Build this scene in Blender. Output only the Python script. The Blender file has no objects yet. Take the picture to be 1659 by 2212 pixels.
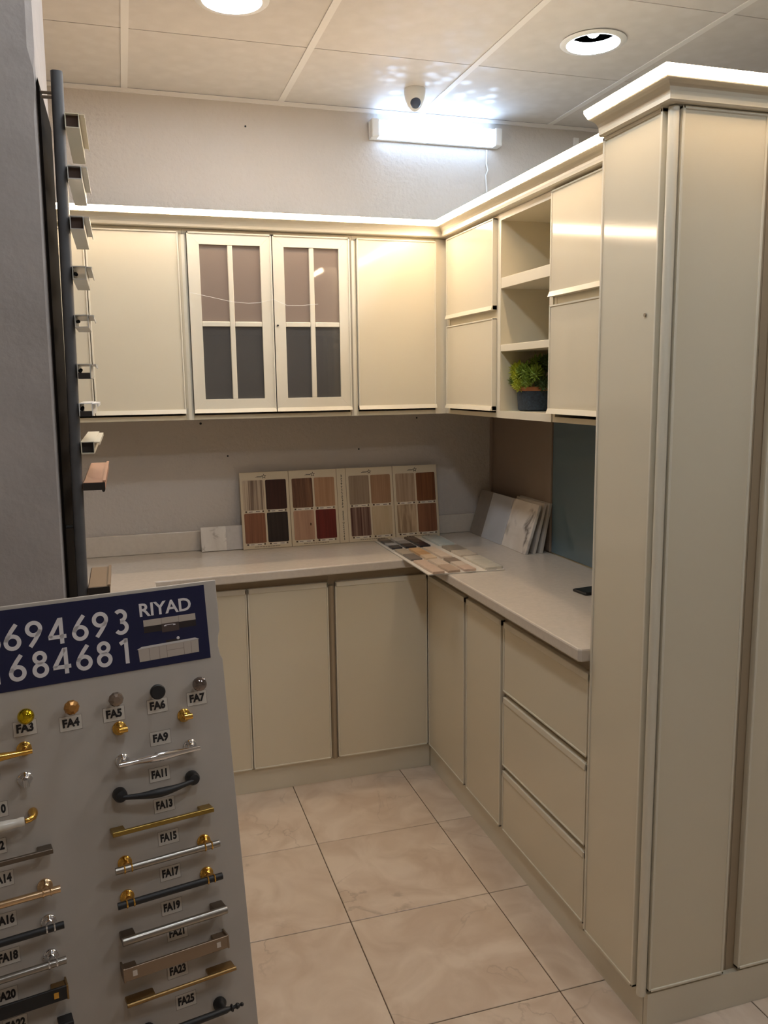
import bpy, bmesh, math, random
from mathutils import Vector, Matrix, Euler
PI = math.pi
random.seed(7)
scene = bpy.context.scene
C = scene.collection

# ------------------------------------------------------------------ camera
cam_d = bpy.data.cameras.new('camera'); cam = bpy.data.objects.new('camera', cam_d); C.objects.link(cam)
cam.location = (-1.60639, -3.51277, 1.57957)
cam.rotation_euler = (1.417126, 0.013558, -0.301501)
cam_d.sensor_fit = 'VERTICAL'; cam_d.sensor_height = 36.0; cam_d.sensor_width = 27.0
cam_d.lens = 29.2523; cam_d.clip_start = 0.02; cam_d.clip_end = 50
scene.camera = cam
# ------------------------------------------------------------------ world / exposure
world = bpy.data.worlds.new('world'); scene.world = world; world.use_nodes = True
world.node_tree.nodes['Background'].inputs[0].default_value = (0.35, 0.36, 0.40, 1)
world.node_tree.nodes['Background'].inputs[1].default_value = 0.15
vs = scene.view_settings
vs.view_transform = 'Standard'; vs.look = 'None'; vs.exposure = 1.12; vs.gamma = 1.0; vs.use_curve_mapping = False
# lamp strengths (each used by the lamp it names, further down)
LED_E, TUBE_E, DOWN_E = 29.0, 7.0, 72.0
LED_COL = (1.0, 0.74, 0.49); COOL = (0.50, 0.70, 1.0); DOWN_COL = (0.84, 0.92, 1.0)

# ------------------------------------------------------------------ helpers
def lin(c):
    return tuple((v/255/12.92 if v/255 <= .04045 else ((v/255+.055)/1.055)**2.4) for v in c)
MATS = {}
def mat(name, rgb, rough=.5, metal=0.0, bump=0.0, bscale=80, var=0.0, vscale=6, spec=.5, coat=0.0, trans=0.0, emit=None, es=0):
    if name in MATS: return MATS[name]
    m = bpy.data.materials.new(name); m.use_nodes = True; nt = m.node_tree; b = nt.nodes['Principled BSDF']
    col = lin(rgb) if max(rgb) > 1.0 else rgb
    b.inputs['Base Color'].default_value = (*col, 1); b.inputs['Roughness'].default_value = rough
    b.inputs['Metallic'].default_value = metal; b.inputs['Specular IOR Level'].default_value = spec
    b.inputs['Coat Weight'].default_value = coat; b.inputs['Coat Roughness'].default_value = .08
    b.inputs['Transmission Weight'].default_value = trans
    if emit:
        b.inputs['Emission Color'].default_value = (*emit, 1); b.inputs['Emission Strength'].default_value = es
    if bump or var:
        tc = nt.nodes.new('ShaderNodeTexCoord')
    if bump:
        n = nt.nodes.new('ShaderNodeTexNoise'); n.inputs['Scale'].default_value = bscale; n.inputs['Detail'].default_value = 4
        bp = nt.nodes.new('ShaderNodeBump'); bp.inputs['Strength'].default_value = bump; bp.inputs['Distance'].default_value = .004
        nt.links.new(tc.outputs['Object'], n.inputs['Vector']); nt.links.new(n.outputs['Fac'], bp.inputs['Height'])
        nt.links.new(bp.outputs['Normal'], b.inputs['Normal'])
    if var:
        n2 = nt.nodes.new('ShaderNodeTexNoise'); n2.inputs['Scale'].default_value = vscale; n2.inputs['Detail'].default_value = 6
        r = nt.nodes.new('ShaderNodeValToRGB')
        r.color_ramp.elements[0].position = .3; r.color_ramp.elements[1].position = .7
        r.color_ramp.elements[0].color = (*[c*(1-var) for c in col], 1); r.color_ramp.elements[1].color = (*[min(1, c*(1+var*.5)) for c in col], 1)
        nt.links.new(tc.outputs['Object'], n2.inputs['Vector']); nt.links.new(n2.outputs['Fac'], r.inputs['Fac'])
        nt.links.new(r.outputs['Color'], b.inputs['Base Color'])
    MATS[name] = m; return m
def wood(name, a, b_, sx=60, sz=3, contrast=.25):
    if name in MATS: return MATS[name]
    m = bpy.data.materials.new(name); m.use_nodes = True; nt = m.node_tree; b = nt.nodes['Principled BSDF']
    tc = nt.nodes.new('ShaderNodeTexCoord'); mp = nt.nodes.new('ShaderNodeMapping'); mp.inputs['Scale'].default_value = (sx, sx, sz)
    n = nt.nodes.new('ShaderNodeTexNoise'); n.inputs['Scale'].default_value = 1.0; n.inputs['Detail'].default_value = 5; n.inputs['Distortion'].default_value = .6
    r = nt.nodes.new('ShaderNodeValToRGB'); r.color_ramp.elements[0].position = .5-contrast; r.color_ramp.elements[1].position = .5+contrast
    r.color_ramp.elements[0].color = (*lin(a), 1); r.color_ramp.elements[1].color = (*lin(b_), 1)
    nt.links.new(tc.outputs['Object'], mp.inputs['Vector']); nt.links.new(mp.outputs['Vector'], n.inputs['Vector'])
    nt.links.new(n.outputs['Fac'], r.inputs['Fac']); nt.links.new(r.outputs['Color'], b.inputs['Base Color'])
    b.inputs['Roughness'].default_value = .6; b.inputs['Specular IOR Level'].default_value = .3
    MATS[name] = m; return m
def marble(name, base, cloud, vein, cs=3.0, vs_=2.2, vw=.03, rough=.25, rnd=True, vmix=1.0):
    if name in MATS: return MATS[name]
    m = bpy.data.materials.new(name); m.use_nodes = True; nt = m.node_tree; N = nt.nodes; L = nt.links; b = N['Principled BSDF']
    tc = N.new('ShaderNodeTexCoord'); oi = N.new('ShaderNodeObjectInfo'); sc = N.new('ShaderNodeVectorMath'); sc.operation = 'SCALE'
    ad = N.new('ShaderNodeVectorMath'); ad.operation = 'ADD'
    cb = N.new('ShaderNodeCombineXYZ')
    for i in range(3): L.new(oi.outputs['Random'], cb.inputs[i])
    L.new(cb.outputs[0], sc.inputs[0]); sc.inputs['Scale'].default_value = 37.0 if rnd else 0.0
    L.new(tc.outputs['Object'], ad.inputs[0]); L.new(sc.outputs[0], ad.inputs[1])
    n = N.new('ShaderNodeTexNoise'); n.inputs['Scale'].default_value = cs; n.inputs['Detail'].default_value = 7; n.inputs['Distortion'].default_value = 1.2
    L.new(ad.outputs[0], n.inputs['Vector'])
    r = N.new('ShaderNodeValToRGB'); r.color_ramp.elements[0].position = .35; r.color_ramp.elements[1].position = .65
    r.color_ramp.elements[0].color = (*lin(cloud), 1); r.color_ramp.elements[1].color = (*lin(base), 1)
    L.new(n.outputs['Fac'], r.inputs['Fac'])
    n2 = N.new('ShaderNodeTexNoise'); n2.inputs['Scale'].default_value = vs_; n2.inputs['Detail'].default_value = 8; n2.inputs['Distortion'].default_value = .9
    L.new(ad.outputs[0], n2.inputs['Vector'])
    s = N.new('ShaderNodeMath'); s.operation = 'SUBTRACT'; s.inputs[1].default_value = .5; L.new(n2.outputs['Fac'], s.inputs[0])
    a = N.new('ShaderNodeMath'); a.operation = 'ABSOLUTE'; L.new(s.outputs[0], a.inputs[0])
    mr = N.new('ShaderNodeMapRange'); mr.inputs['From Min'].default_value = 0; mr.inputs['From Max'].default_value = vw
    mr.inputs['To Min'].default_value = vmix; mr.inputs['To Max'].default_value = 0; L.new(a.outputs[0], mr.inputs['Value'])
    n3 = N.new('ShaderNodeTexNoise'); n3.inputs['Scale'].default_value = vs_*1.3; L.new(ad.outputs[0], n3.inputs['Vector'])
    mr2 = N.new('ShaderNodeMapRange'); mr2.inputs['From Min'].default_value = .48; mr2.inputs['From Max'].default_value = .62; L.new(n3.outputs['Fac'], mr2.inputs['Value'])
    mu = N.new('ShaderNodeMath'); mu.operation = 'MULTIPLY'; L.new(mr.outputs[0], mu.inputs[0]); L.new(mr2.outputs[0], mu.inputs[1])
    mx = N.new('ShaderNodeMixRGB'); mx.inputs['Color2'].default_value = (*lin(vein), 1)
    L.new(mu.outputs[0], mx.inputs['Fac']); L.new(r.outputs['Color'], mx.inputs['Color1']); L.new(mx.outputs[0], b.inputs['Base Color'])
    b.inputs['Roughness'].default_value = rough
    MATS[name] = m; return m
def emitter(name, col, strength):
    if name in MATS: return MATS[name]
    m = bpy.data.materials.new(name); m.use_nodes = True; nt = m.node_tree; nt.nodes.clear()
    o = nt.nodes.new('ShaderNodeOutputMaterial'); e = nt.nodes.new('ShaderNodeEmission')
    e.inputs[0].default_value = (*col, 1); e.inputs[1].default_value = strength; nt.links.new(e.outputs[0], o.inputs[0])
    MATS[name] = m; return m

class MB:
    def __init__(s): s.bm = bmesh.new()
    def box(s, x0, x1, y0, y1, z0, z1, bev=0.0, seg=2):
        r = bmesh.ops.create_cube(s.bm, size=1.0); vs_ = r['verts']
        for v in vs_:
            v.co = Vector((x0+(v.co.x+.5)*(x1-x0), y0+(v.co.y+.5)*(y1-y0), z0+(v.co.z+.5)*(z1-z0)))
        if bev > 0:
            es = list({e for v in vs_ for e in v.link_edges})
            bmesh.ops.bevel(s.bm, geom=es, offset=bev, segments=seg, affect='EDGES', profile=.5)
        return s
    def prism(s, pts, a0, a1, axis='z', bev=0.0):
        def mk(p, a):
            return {'z': (p[0], p[1], a), 'y': (p[0], a, p[1]), 'x': (a, p[0], p[1])}[axis]
        lo = [s.bm.verts.new(mk(p, a0)) for p in pts]; hi = [s.bm.verts.new(mk(p, a1)) for p in pts]
        fs = [s.bm.faces.new(lo[::-1]), s.bm.faces.new(hi)]
        n = len(pts)
        for i in range(n): fs.append(s.bm.faces.new((lo[i], lo[(i+1) % n], hi[(i+1) % n], hi[i])))
        bmesh.ops.recalc_face_normals(s.bm, faces=fs)
        if bev > 0:
            es = list({e for f in fs[:2] for e in f.edges})
            bmesh.ops.bevel(s.bm, geom=es, offset=bev, segments=2, affect='EDGES', profile=.5)
        return s
    def tube(s, pts, r, n=10, caps=True):
        pts = [Vector(p) for p in pts]; rs = r if isinstance(r, (list, tuple)) else [r]*len(pts)
        rings = []; up = None
        for i, p in enumerate(pts):
            d = (pts[min(i+1, len(pts)-1)]-pts[max(i-1, 0)]).normalized()
            if up is None or abs(up.dot(d)) > .98: up = Vector((0, 0, 1)) if abs(d.z) < .9 else Vector((1, 0, 0))
            a = d.cross(up).normalized(); b = a.cross(d).normalized(); up = b
            rings.append([s.bm.verts.new(p+(a*math.cos(2*PI*k/n)+b*math.sin(2*PI*k/n))*rs[i]) for k in range(n)])
        fs = []
        for i in range(len(rings)-1):
            for k in range(n): fs.append(s.bm.faces.new((rings[i][k], rings[i][(k+1) % n], rings[i+1][(k+1) % n], rings[i+1][k])))
        if caps:
            fs.append(s.bm.faces.new(rings[0][::-1])); fs.append(s.bm.faces.new(rings[-1]))
        bmesh.ops.recalc_face_normals(s.bm, faces=fs)
        return s
    def lathe(s, prof, n=24, org=(0, 0, 0), ax='z', closed=False):
        rings = []
        for r, h in prof:
            ring = []
            for k in range(n):
                c, t = r*math.cos(2*PI*k/n), r*math.sin(2*PI*k/n)
                co = {'z': (c, t, h), 'x': (h, c, t), 'y': (c, h, t)}[ax]
                ring.append(s.bm.verts.new(Vector(co)+Vector(org)))
            rings.append(ring)
        fs = []
        for i in range(len(rings)-1):
            for k in range(n): fs.append(s.bm.faces.new((rings[i][k], rings[i][(k+1) % n], rings[i+1][(k+1) % n], rings[i+1][k])))
        if closed:
            for k in range(n): fs.append(s.bm.faces.new((rings[-1][k], rings[-1][(k+1) % n], rings[0][(k+1) % n], rings[0][k])))
        else:
            if prof[0][0] > 1e-6: fs.append(s.bm.faces.new(rings[0]))
            if prof[-1][0] > 1e-6: fs.append(s.bm.faces.new(rings[-1]))
        bmesh.ops.remove_doubles(s.bm, verts=[v for r in rings for v in r], dist=1e-6)
        bmesh.ops.recalc_face_normals(s.bm, faces=s.bm.faces[:])
        return s
    def ball(s, c, r, u=16, v=10, sc=(1, 1, 1)):
        bmesh.ops.create_uvsphere(s.bm, u_segments=u, v_segments=v, radius=r, matrix=Matrix.Translation(c) @ Matrix.Diagonal((*sc, 1)))
        return s
    def ring(s, c, R, r, ax='x', n=20, m=6):
        vs_ = []
        for i in range(n):
            t = 2*PI*i/n; row = []
            for j in range(m):
                p = 2*PI*j/m; rr = R+r*math.cos(p); h = r*math.sin(p)
                co = {'x': (h, rr*math.cos(t), rr*math.sin(t)), 'z': (rr*math.cos(t), rr*math.sin(t), h), 'y': (rr*math.cos(t), h, rr*math.sin(t))}[ax]
                row.append(s.bm.verts.new(Vector(co)+Vector(c)))
            vs_.append(row)
        fs = []
        for i in range(n):
            for j in range(m): fs.append(s.bm.faces.new((vs_[i][j], vs_[(i+1) % n][j], vs_[(i+1) % n][(j+1) % m], vs_[i][(j+1) % m])))
        bmesh.ops.recalc_face_normals(s.bm, faces=fs)
        return s
    def build(s, name, m, parent=None, smooth=False, loc=None):
        me = bpy.data.meshes.new(name); s.bm.to_mesh(me); s.bm.free()
        if smooth:
            for p in me.polygons: p.use_smooth = True
            me.set_sharp_from_angle(angle=math.radians(38))
        me.materials.append(m); o = bpy.data.objects.new(name, me); C.objects.link(o)
        if parent is not None: o.parent = parent
        if loc: o.location = loc
        return o
def tag(o, label, cat, group=None):
    o['label'] = label; o['category'] = cat
    if group: o['group'] = group
    return o
def thing(name, label, cat, loc=(0, 0, 0), rz=0.0, group=None):
    o = bpy.data.objects.new(name, None); o.empty_display_size = .05; C.objects.link(o)
    o.location = loc; o.rotation_euler = (0, 0, rz)
    return tag(o, label, cat, group)
def struct(o): o['kind'] = 'structure'; return o
def part(name, mesh_data, parent, loc=(0, 0, 0)):
    o = bpy.data.objects.new(name, mesh_data); C.objects.link(o); o.parent = parent; o.location = loc; return o
def text_obj(s, name, size, m, parent, loc, bold=0.0, ext=.0003, rot=(0, 0, 0), sx=1.0, align='CENTER'):
    cu = bpy.data.curves.new(name, 'FONT'); cu.body = s; cu.size = size; cu.align_x = align; cu.align_y = 'CENTER'
    cu.extrude = ext; cu.offset = bold; cu.resolution_u = 3; cu.fill_mode = 'FRONT' if ext == 0 else 'BOTH'
    t = bpy.data.objects.new(name+'_curve', cu); C.objects.link(t)
    dg = bpy.context.evaluated_depsgraph_get(); dg.update()
    me = bpy.data.meshes.new_from_object(t.evaluated_get(dg)); C.objects.unlink(t); bpy.data.objects.remove(t)
    me.name = name; me.materials.clear(); me.materials.append(m)
    o = bpy.data.objects.new(name, me); C.objects.link(o); o.parent = parent; o.location = loc; o.rotation_euler = rot; o.scale = (sx, 1, 1)
    return o

# ------------------------------------------------------------------ materials
cream = mat('cream_cabinet', (222, 213, 190), rough=.10, spec=.42, bump=.012, bscale=7)
creamf = mat('cream_frame', (224, 217, 198), rough=.3)
carc = mat('carcass_cream', (222, 212, 186), rough=.4)
chan_shade = mat('channel_gap_shade', (166, 150, 126), rough=.4)  # channel brown, with the shade of the door gaps in its colour
white_plast = mat('white_plastic', (228, 228, 226), rough=.35)
plaster = mat('wall_plaster', (196, 189, 182), rough=.85, bump=.9, bscale=55, var=.05, vscale=1.5)
ceil_m = mat('ceiling_panel', (206, 201, 197), rough=.45, spec=.28, bump=.06, bscale=30, var=.05, vscale=14)
_nt = ceil_m.node_tree; _v = _nt.nodes.new('ShaderNodeTexVoronoi'); _v.inputs['Scale'].default_value = 17; _tc = _nt.nodes.new('ShaderNodeTexCoord'); _mr = _nt.nodes.new('ShaderNodeMapRange')
_mr.inputs['From Min'].default_value = .25; _mr.inputs['From Max'].default_value = .55; _mr.inputs['To Min'].default_value = .34; _mr.inputs['To Max'].default_value = .62
_nt.links.new(_tc.outputs['Object'], _v.inputs['Vector']); _nt.links.new(_v.outputs['Distance'], _mr.inputs['Value']); _nt.links.new(_mr.outputs[0], _nt.nodes['Principled BSDF'].inputs['Roughness'])
far_m = mat('showroom_wall', (186, 176, 164), rough=.8, var=.05, vscale=1.5)
tbar_m = mat('ceiling_bar', (224, 221, 218), rough=.5)
dark_gap = mat('ceiling_gap', (60, 58, 56), rough=.9)
floor_m = marble('floor_marble', (226, 210, 192), (206, 186, 166), (160, 140, 122), cs=6.0, vs_=2.6, vw=.010, rough=.28, vmix=.5)
grout = mat('floor_grout', (110, 92, 76), rough=.9)
stone = mat('counter_stone', (208, 199, 187), rough=.22, var=.05, vscale=70)
led_m = emitter('led_glow', LED_COL, LED_E)
chrome = mat('chrome', (220, 220, 222), rough=.08, metal=1)
steel = mat('brushed_steel', (158, 152, 144), rough=.28, metal=1)
gold = mat('polished_gold', (226, 178, 88), rough=.14, metal=1)
gold2 = mat('pale_gold', (222, 190, 150), rough=.2, metal=1)
brass = mat('satin_brass', (168, 140, 76), rough=.38, metal=1)
bronze = mat('satin_bronze', (158, 128, 84), rough=.4, metal=1)
satin = mat('satin_nickel', (160, 142, 124), rough=.4, metal=1)
pewter = mat('pewter', (122, 110, 98), rough=.45, metal=1)
black_m = mat('matt_black', (26, 25, 26), rough=.5)
ivory = mat('ivory_paper', (206, 192, 166), rough=.7)
ink = mat('black_ink', (24, 20, 22), rough=.6)

# ------------------------------------------------------------------ room shell
XL, XR, YF, YB, ZC = -3.05, 2.7, -5.2, 0.0, 2.702
fl = struct(MB().box(XL, XR, YF, YB, -.05, -.004).build('floor', grout))
T, tx0, ty0 = .4469, -1.0508, -.8757
mesh_cache = {}
def tile_mesh(w, d):
    k = (round(w, 3), round(d, 3))
    if k not in mesh_cache:
        b = MB().box(-w/2, w/2, -d/2, d/2, -.004, 0, .0012, 1); me = bpy.data.meshes.new('floor_tile'); b.bm.to_mesh(me); b.bm.free(); me.materials.append(floor_m); mesh_cache[k] = me
    return mesh_cache[k]
g = .0028
for i in range(-6, 10):
    for j in range(-11, 3):
        x0, x1 = tx0+i*T, tx0+(i+1)*T; y0, y1 = ty0+j*T, ty0+(j+1)*T
        x0, x1, y0, y1 = max(x0, XL), min(x1, XR), max(y0, YF), min(y1, YB)
        if x1-x0 < .02 or y1-y0 < .02: continue
        part('floor_tile', tile_mesh(x1-x0-g, y1-y0-g), fl, ((x0+x1)/2, (y0+y1)/2, 0))
ce = struct(MB().box(XL, XR, YF, YB, ZC+.085, ZC+.13).build('ceiling', dark_gap))
S, cx0, cy0 = .601, -1.534, -.5616
DL = [(-1.234, -.862), (-.0315, -.862), (-1.234, -2.064), (-.0315, -2.064), (1.17, -2.064), (1.17, -.862), (-1.234, -3.266), (-.0315, -3.266)]  # last two: unseen lamps added as fill over the viewer
def ceil_mesh(w, d):
    k = ('c', round(w, 3), round(d, 3))
    if k not in mesh_cache:
        b = MB().box(-w/2, w/2, -d/2, d/2, 0, .008); me = bpy.data.meshes.new('ceiling_panel'); b.bm.to_mesh(me); b.bm.free(); me.materials.append(ceil_m); mesh_cache[k] = me
    return mesh_cache[k]
def holed_panel():
    b = MB(); n = 48; hw = (S-.004)/2; R_ = .088
    lo, li, ho, hi_ = [], [], [], []
    for k in range(n):
        c_, s_ = math.cos(2*PI*k/n), math.sin(2*PI*k/n); q = hw/max(abs(c_), abs(s_))
        li.append(b.bm.verts.new((R_*c_, R_*s_, 0))); lo.append(b.bm.verts.new((q*c_, q*s_, 0))); hi_.append(b.bm.verts.new((R_*c_, R_*s_, .008))); ho.append(b.bm.verts.new((q*c_, q*s_, .008)))
    for k in range(n):
        j = (k+1) % n
        b.bm.faces.new((li[k], li[j], lo[j], lo[k])); b.bm.faces.new((hi_[k], ho[k], ho[j], hi_[j])); b.bm.faces.new((li[k], hi_[k], hi_[j], li[j])); b.bm.faces.new((lo[k], lo[j], ho[j], ho[k]))
    bmesh.ops.recalc_face_normals(b.bm, faces=b.bm.faces[:])
    me = bpy.data.meshes.new('ceiling_panel'); b.bm.to_mesh(me); b.bm.free(); me.materials.append(ceil_m); return me
hole_mesh = holed_panel()
for i in range(-3, 9):
    x0, x1 = max(XL, cx0+i*S), min(XR, cx0+(i+1)*S)
    if x1-x0 < .03: continue
    for j in range(-9, 1):
        y0, y1 = max(YF, cy0+(j-0)*S), min(YB-.006, cy0+(j+1)*S)
        if y1-y0 < .03: continue
        cx_, cy_ = (x0+x1)/2, (y0+y1)/2
        lamp = any(abs(cx_-a) < .05 and abs(cy_-b_) < .05 for a, b_ in DL)
        part('ceiling_panel', hole_mesh if lamp else ceil_mesh(x1-x0-.004, y1-y0-.004), ce, (cx_, cy_, ZC))
    if x0 > XL+.01: MB().box(x0-.012, x0+.012, YF, YB-.004, ZC-.003, ZC-.0002).build('ceiling_bar', tbar_m, ce)
wb = struct(MB().box(XL, XR, YB, YB+.1, 0, ZC).build('wall_back', plaster))
struct(MB().box(XL-.1, XL, YF, YB, 0, ZC).build('wall_left', far_m))
struct(MB().box(XR, XR+.1, YF, YB, 0, ZC).build('wall_side', far_m))
struct(MB().box(XL, XR, YF-.1, YF, 0, ZC).build('wall_front', far_m))
MB().box(XL, XR, -.012, -.0005, ZC-.016, ZC-.002).build('ceiling_trim', tbar_m, wb)
for (x, z, r) in [(-1.078, 2.598, .004), (-1.3076, 1.425, .005), (-.364, 1.425, .004), (-1.2024, 1.287, .004), (-.6337, 1.296, .004)]:
    MB().lathe([(r*.6, -.003), (r, -.0005)], 8, (x, 0, z), 'y').build('screw_hole', black_m, wb)
MB().box(.39, .415, -.008, -.0005, 2.585, 2.655).build('wall_clip', white_plast, wb)
# stub wall on the left with chipped plaster edge
stub_m = mat('grey_plaster', (176, 168, 162), rough=.8, bump=.5, bscale=30, var=.18, vscale=5)
zs = [0, .4, .8, 1.1, 1.168, 1.4, 1.719, 1.95, 2.08, 2.13, 2.16, 2.2, 2.3, 2.45, ZC]
def px(z): return -1.7387+(z-1.168)*.0125
b = MB(); cols = []
for z in zs:
    j = random.uniform(-.0015, .0015) + (.004 if 2.1 < z < 2.18 else 0) - (.005 if z > 2.19 else 0)
    xf = px(z)+j
    cols.append([b.bm.verts.new(p) for p in [(-2.35, -1.75, z), (xf-.006, -1.75, z), (px(z), -1.744, z), (px(z), -1.452, z), (-2.35, -1.452, z)]])
for a, c in zip(cols, cols[1:]):
    for k in range(5): b.bm.faces.new((a[k], a[(k+1) % 5], c[(k+1) % 5], c[k]))
b.bm.faces.new(cols[0][::-1]); b.bm.faces.new(cols[-1]); bmesh.ops.recalc_face_normals(b.bm, faces=b.bm.faces[:])
struct(b.build('wall_pillar', stub_m))
# partition behind the right run, between counter and wall cabinets
part_m = mat('taupe_panel', (150, 134, 120), rough=.5)
blue_m = mat('blue_grey_glass', (104, 124, 134), rough=.12, spec=.6)
wr = struct(MB().box(.004, .03, -1.70, -.002, 0, 2.12).build('wall_right', carc))
MB().box(0, .0038, -.53, -.02, .9, 1.455).build('panel', part_m, wr)
MB().box(0, .0038, -1.69, -.58, .9, 1.455).build('panel', blue_m, wr)
MB().box(-.008, .0038, -.578, -.532, .9, 1.455, .003).build('panel_trim', part_m, wr)
MB().box(-.012, .0038, -.018, -.003, .9, 1.455, .003).build('panel_trim', part_m, wr)

# ------------------------------------------------------------------ cabinets
def slab_door(root, x0, x1, z0, z1, yf, kind, nm='door'):
    """panel + slim frame; yf = front of the door (local, negative = outwards)"""
    d = MB().box(x0+.001, x1-.001, yf+.003, yf+.018, z0+.001, z1-.001).build(nm, cream, root)
    f = MB(); s_ = .006
    tb, bb = (.006, .015) if kind == 'upper' else ((.020, .006) if kind == 'base' else (.007, .007))
    f.box(x0, x0+s_, yf, yf+.0185, z0, z1, .0012, 1); f.box(x1-s_, x1, yf, yf+.0185, z0, z1, .0012, 1)
    f.box(x0, x1, yf, yf+.0185, z1-tb, z1, .0015, 1)
    if kind == 'upper':
        f.prism([(yf-.006, z0), (yf+.0185, z0), (yf+.0185, z0+bb), (yf, z0+bb)], x0, x1, 'x')
    else:
        f.box(x0, x1, yf, yf+.0185, z0, z0+bb, .0012, 1)
    f.build('door_frame', creamf, d)
    return d
def carcass(root, w, dep, h, shelves=(), front_stiles=True, bottom_rail=.022):
    t = .016; b = MB()
    b.box(0, t, -dep, 0, 0, h); b.box(w-t, w, -dep, 0, 0, h); b.box(t, w-t, -dep, 0, 0, t); b.box(t, w-t, -dep, 0, h-t, h); b.box(t, w-t, -.008, 0, t, h-t)
    o = b.build('carcass', carc, root)
    for z in shelves: MB().box(t, w-t, -dep+.02, -.01, z-.009, z+.009).build('shelf', carc, root)
    return o
ZU0, ZU1, DU = 1.4557, 2.132, .365
def joint(root, x, z0, z1, yf, w=.026, m_=None):
    b = MB().prism([(x-w/2, yf+.002), (x+w/2, yf+.002), (x+w/2, yf-.006), (x+w*.2, yf-.012), (x-w*.2, yf-.012), (x-w/2, yf-.006)], z0, z1, 'z')
    return b.build('joint_strip', m_ or creamf, root)
# back wall units : local x = world x, front at -y
def upper_back(x0, x1, label, shelves=()):
    r = thing('wall_cabinet', label, 'cabinet', (x0, -.002, ZU0), 0, 'cream wall cabinets'); carcass(r, x1-x0, DU-.002, ZU1-ZU0, shelves); return r
dz0, dz1 = 1.4795-ZU0, 2.120-ZU0
u = upper_back(-2.034, -1.3745, 'cream wall cabinet with flat doors left of the glass cabinet')
slab_door(u, .014, .330, dz0, dz1, -.381, 'upper'); slab_door(u, .3325, .6455, dz0, dz1, -.381, 'upper')
u = upper_back(-1.3735, -.7495, 'cream wall cabinet with two four-pane glass doors', (.335,))
MB().box(.0165, .6075, -.0095, -.0082, .017, .659).build('back_panel', mat('cabinet_back', (176, 150, 134), rough=.6), u)
joint(u, .0, .0, .655, -.363)
def pane_glass(name, tint, tone, mixf):
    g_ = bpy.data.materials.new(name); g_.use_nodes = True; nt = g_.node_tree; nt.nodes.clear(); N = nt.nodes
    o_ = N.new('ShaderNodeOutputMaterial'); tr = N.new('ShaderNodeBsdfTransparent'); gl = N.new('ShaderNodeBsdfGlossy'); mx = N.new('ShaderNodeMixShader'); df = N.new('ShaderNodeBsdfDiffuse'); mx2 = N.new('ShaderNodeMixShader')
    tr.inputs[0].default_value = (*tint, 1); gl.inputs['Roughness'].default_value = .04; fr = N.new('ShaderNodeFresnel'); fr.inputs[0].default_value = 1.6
    df.inputs[0].default_value = (*tone, 1); mx2.inputs[0].default_value = mixf
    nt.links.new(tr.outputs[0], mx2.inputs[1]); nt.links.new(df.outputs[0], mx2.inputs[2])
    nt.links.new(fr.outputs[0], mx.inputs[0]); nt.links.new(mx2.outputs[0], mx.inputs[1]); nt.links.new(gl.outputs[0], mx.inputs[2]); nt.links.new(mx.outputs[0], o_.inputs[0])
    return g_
glass_hi = pane_glass('upper_pane_lit', (.80, .72, .66), (.42, .33, .27), .62)  # brightness of the upper compartment is put into the pane colour
glass_lo = pane_glass('lower_pane_shaded', (.70, .68, .66), (.13, .125, .12), .60)  # shade below the shelf is put into this pane's colour
def glass_door(root, x0, x1):
    yf = -.381; fw = .042; fb = .050
    b = MB(); z0, z1 = dz0, dz1
    for q in ([(x0, z0), (x1, z0), (x1-fw, z0+fb), (x0+fw, z0+fb)], [(x0, z1), (x1, z1), (x1-fw, z1-fw), (x0+fw, z1-fw)],
              [(x0, z0), (x0, z1), (x0+fw, z1-fw), (x0+fw, z0+fb)], [(x1, z0), (x1, z1), (x1-fw, z1-fw), (x1-fw, z0+fb)]):
        b.prism(q, yf+.001, yf+.018, 'y', .0006)
    d = b.build('door', creamf, root)
    f = MB(); s_ = .005
    f.box(x0, x0+s_, yf-.002, yf+.017, z0, z1); f.box(x1-s_, x1, yf-.002, yf+.017, z0, z1); f.box(x0, x1, yf-.002, yf+.017, z1-s_, z1)
    f.prism([(yf-.008, z0), (yf+.017, z0), (yf+.017, z0+.014), (yf-.001, z0+.014)], x0, x1, 'x'); f.build('door_frame', creamf, d)
    xm, zm, mw = (x0+x1)/2, 1.800-ZU0, .009
    a0, a1, c0, c1 = x0+fw, x1-fw, z0+fb, z1-fw
    for (p0, p1, q0, q1) in ((a0, xm-mw, c0, zm-mw), (xm+mw, a1, c0, zm-mw), (a0, xm-mw, zm+mw, c1), (xm+mw, a1, zm+mw, c1)):
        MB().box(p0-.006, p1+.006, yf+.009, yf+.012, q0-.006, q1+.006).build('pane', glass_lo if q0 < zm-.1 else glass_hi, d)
    m_ = MB().box(xm-mw, xm+mw, yf+.002, yf+.016, c0, c1, .002, 1); m_.box(a0, xm-mw-.0002, yf+.002, yf+.016, zm-mw, zm+mw, .002, 1); m_.box(xm+mw+.0002, a1, yf+.002, yf+.016, zm-mw, zm+mw, .002, 1)
    m_.build('glazing_bar', creamf, d)
    return d
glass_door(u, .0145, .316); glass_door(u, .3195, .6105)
MB().lathe([(.0, -.004), (.0035, -.004), (.0035, 0)], 10, (.331, -.381, 1.806-ZU0-.01), 'y').build('keyhole', black_m, u)
u = upper_back(-.7485, -.004, 'cream wall cabinet with one flat door in the back corner')
joint(u, .0, .0, .655, -.363)
slab_door(u, .0145, .3345, dz0, dz1, -.381, 'upper')
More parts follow.
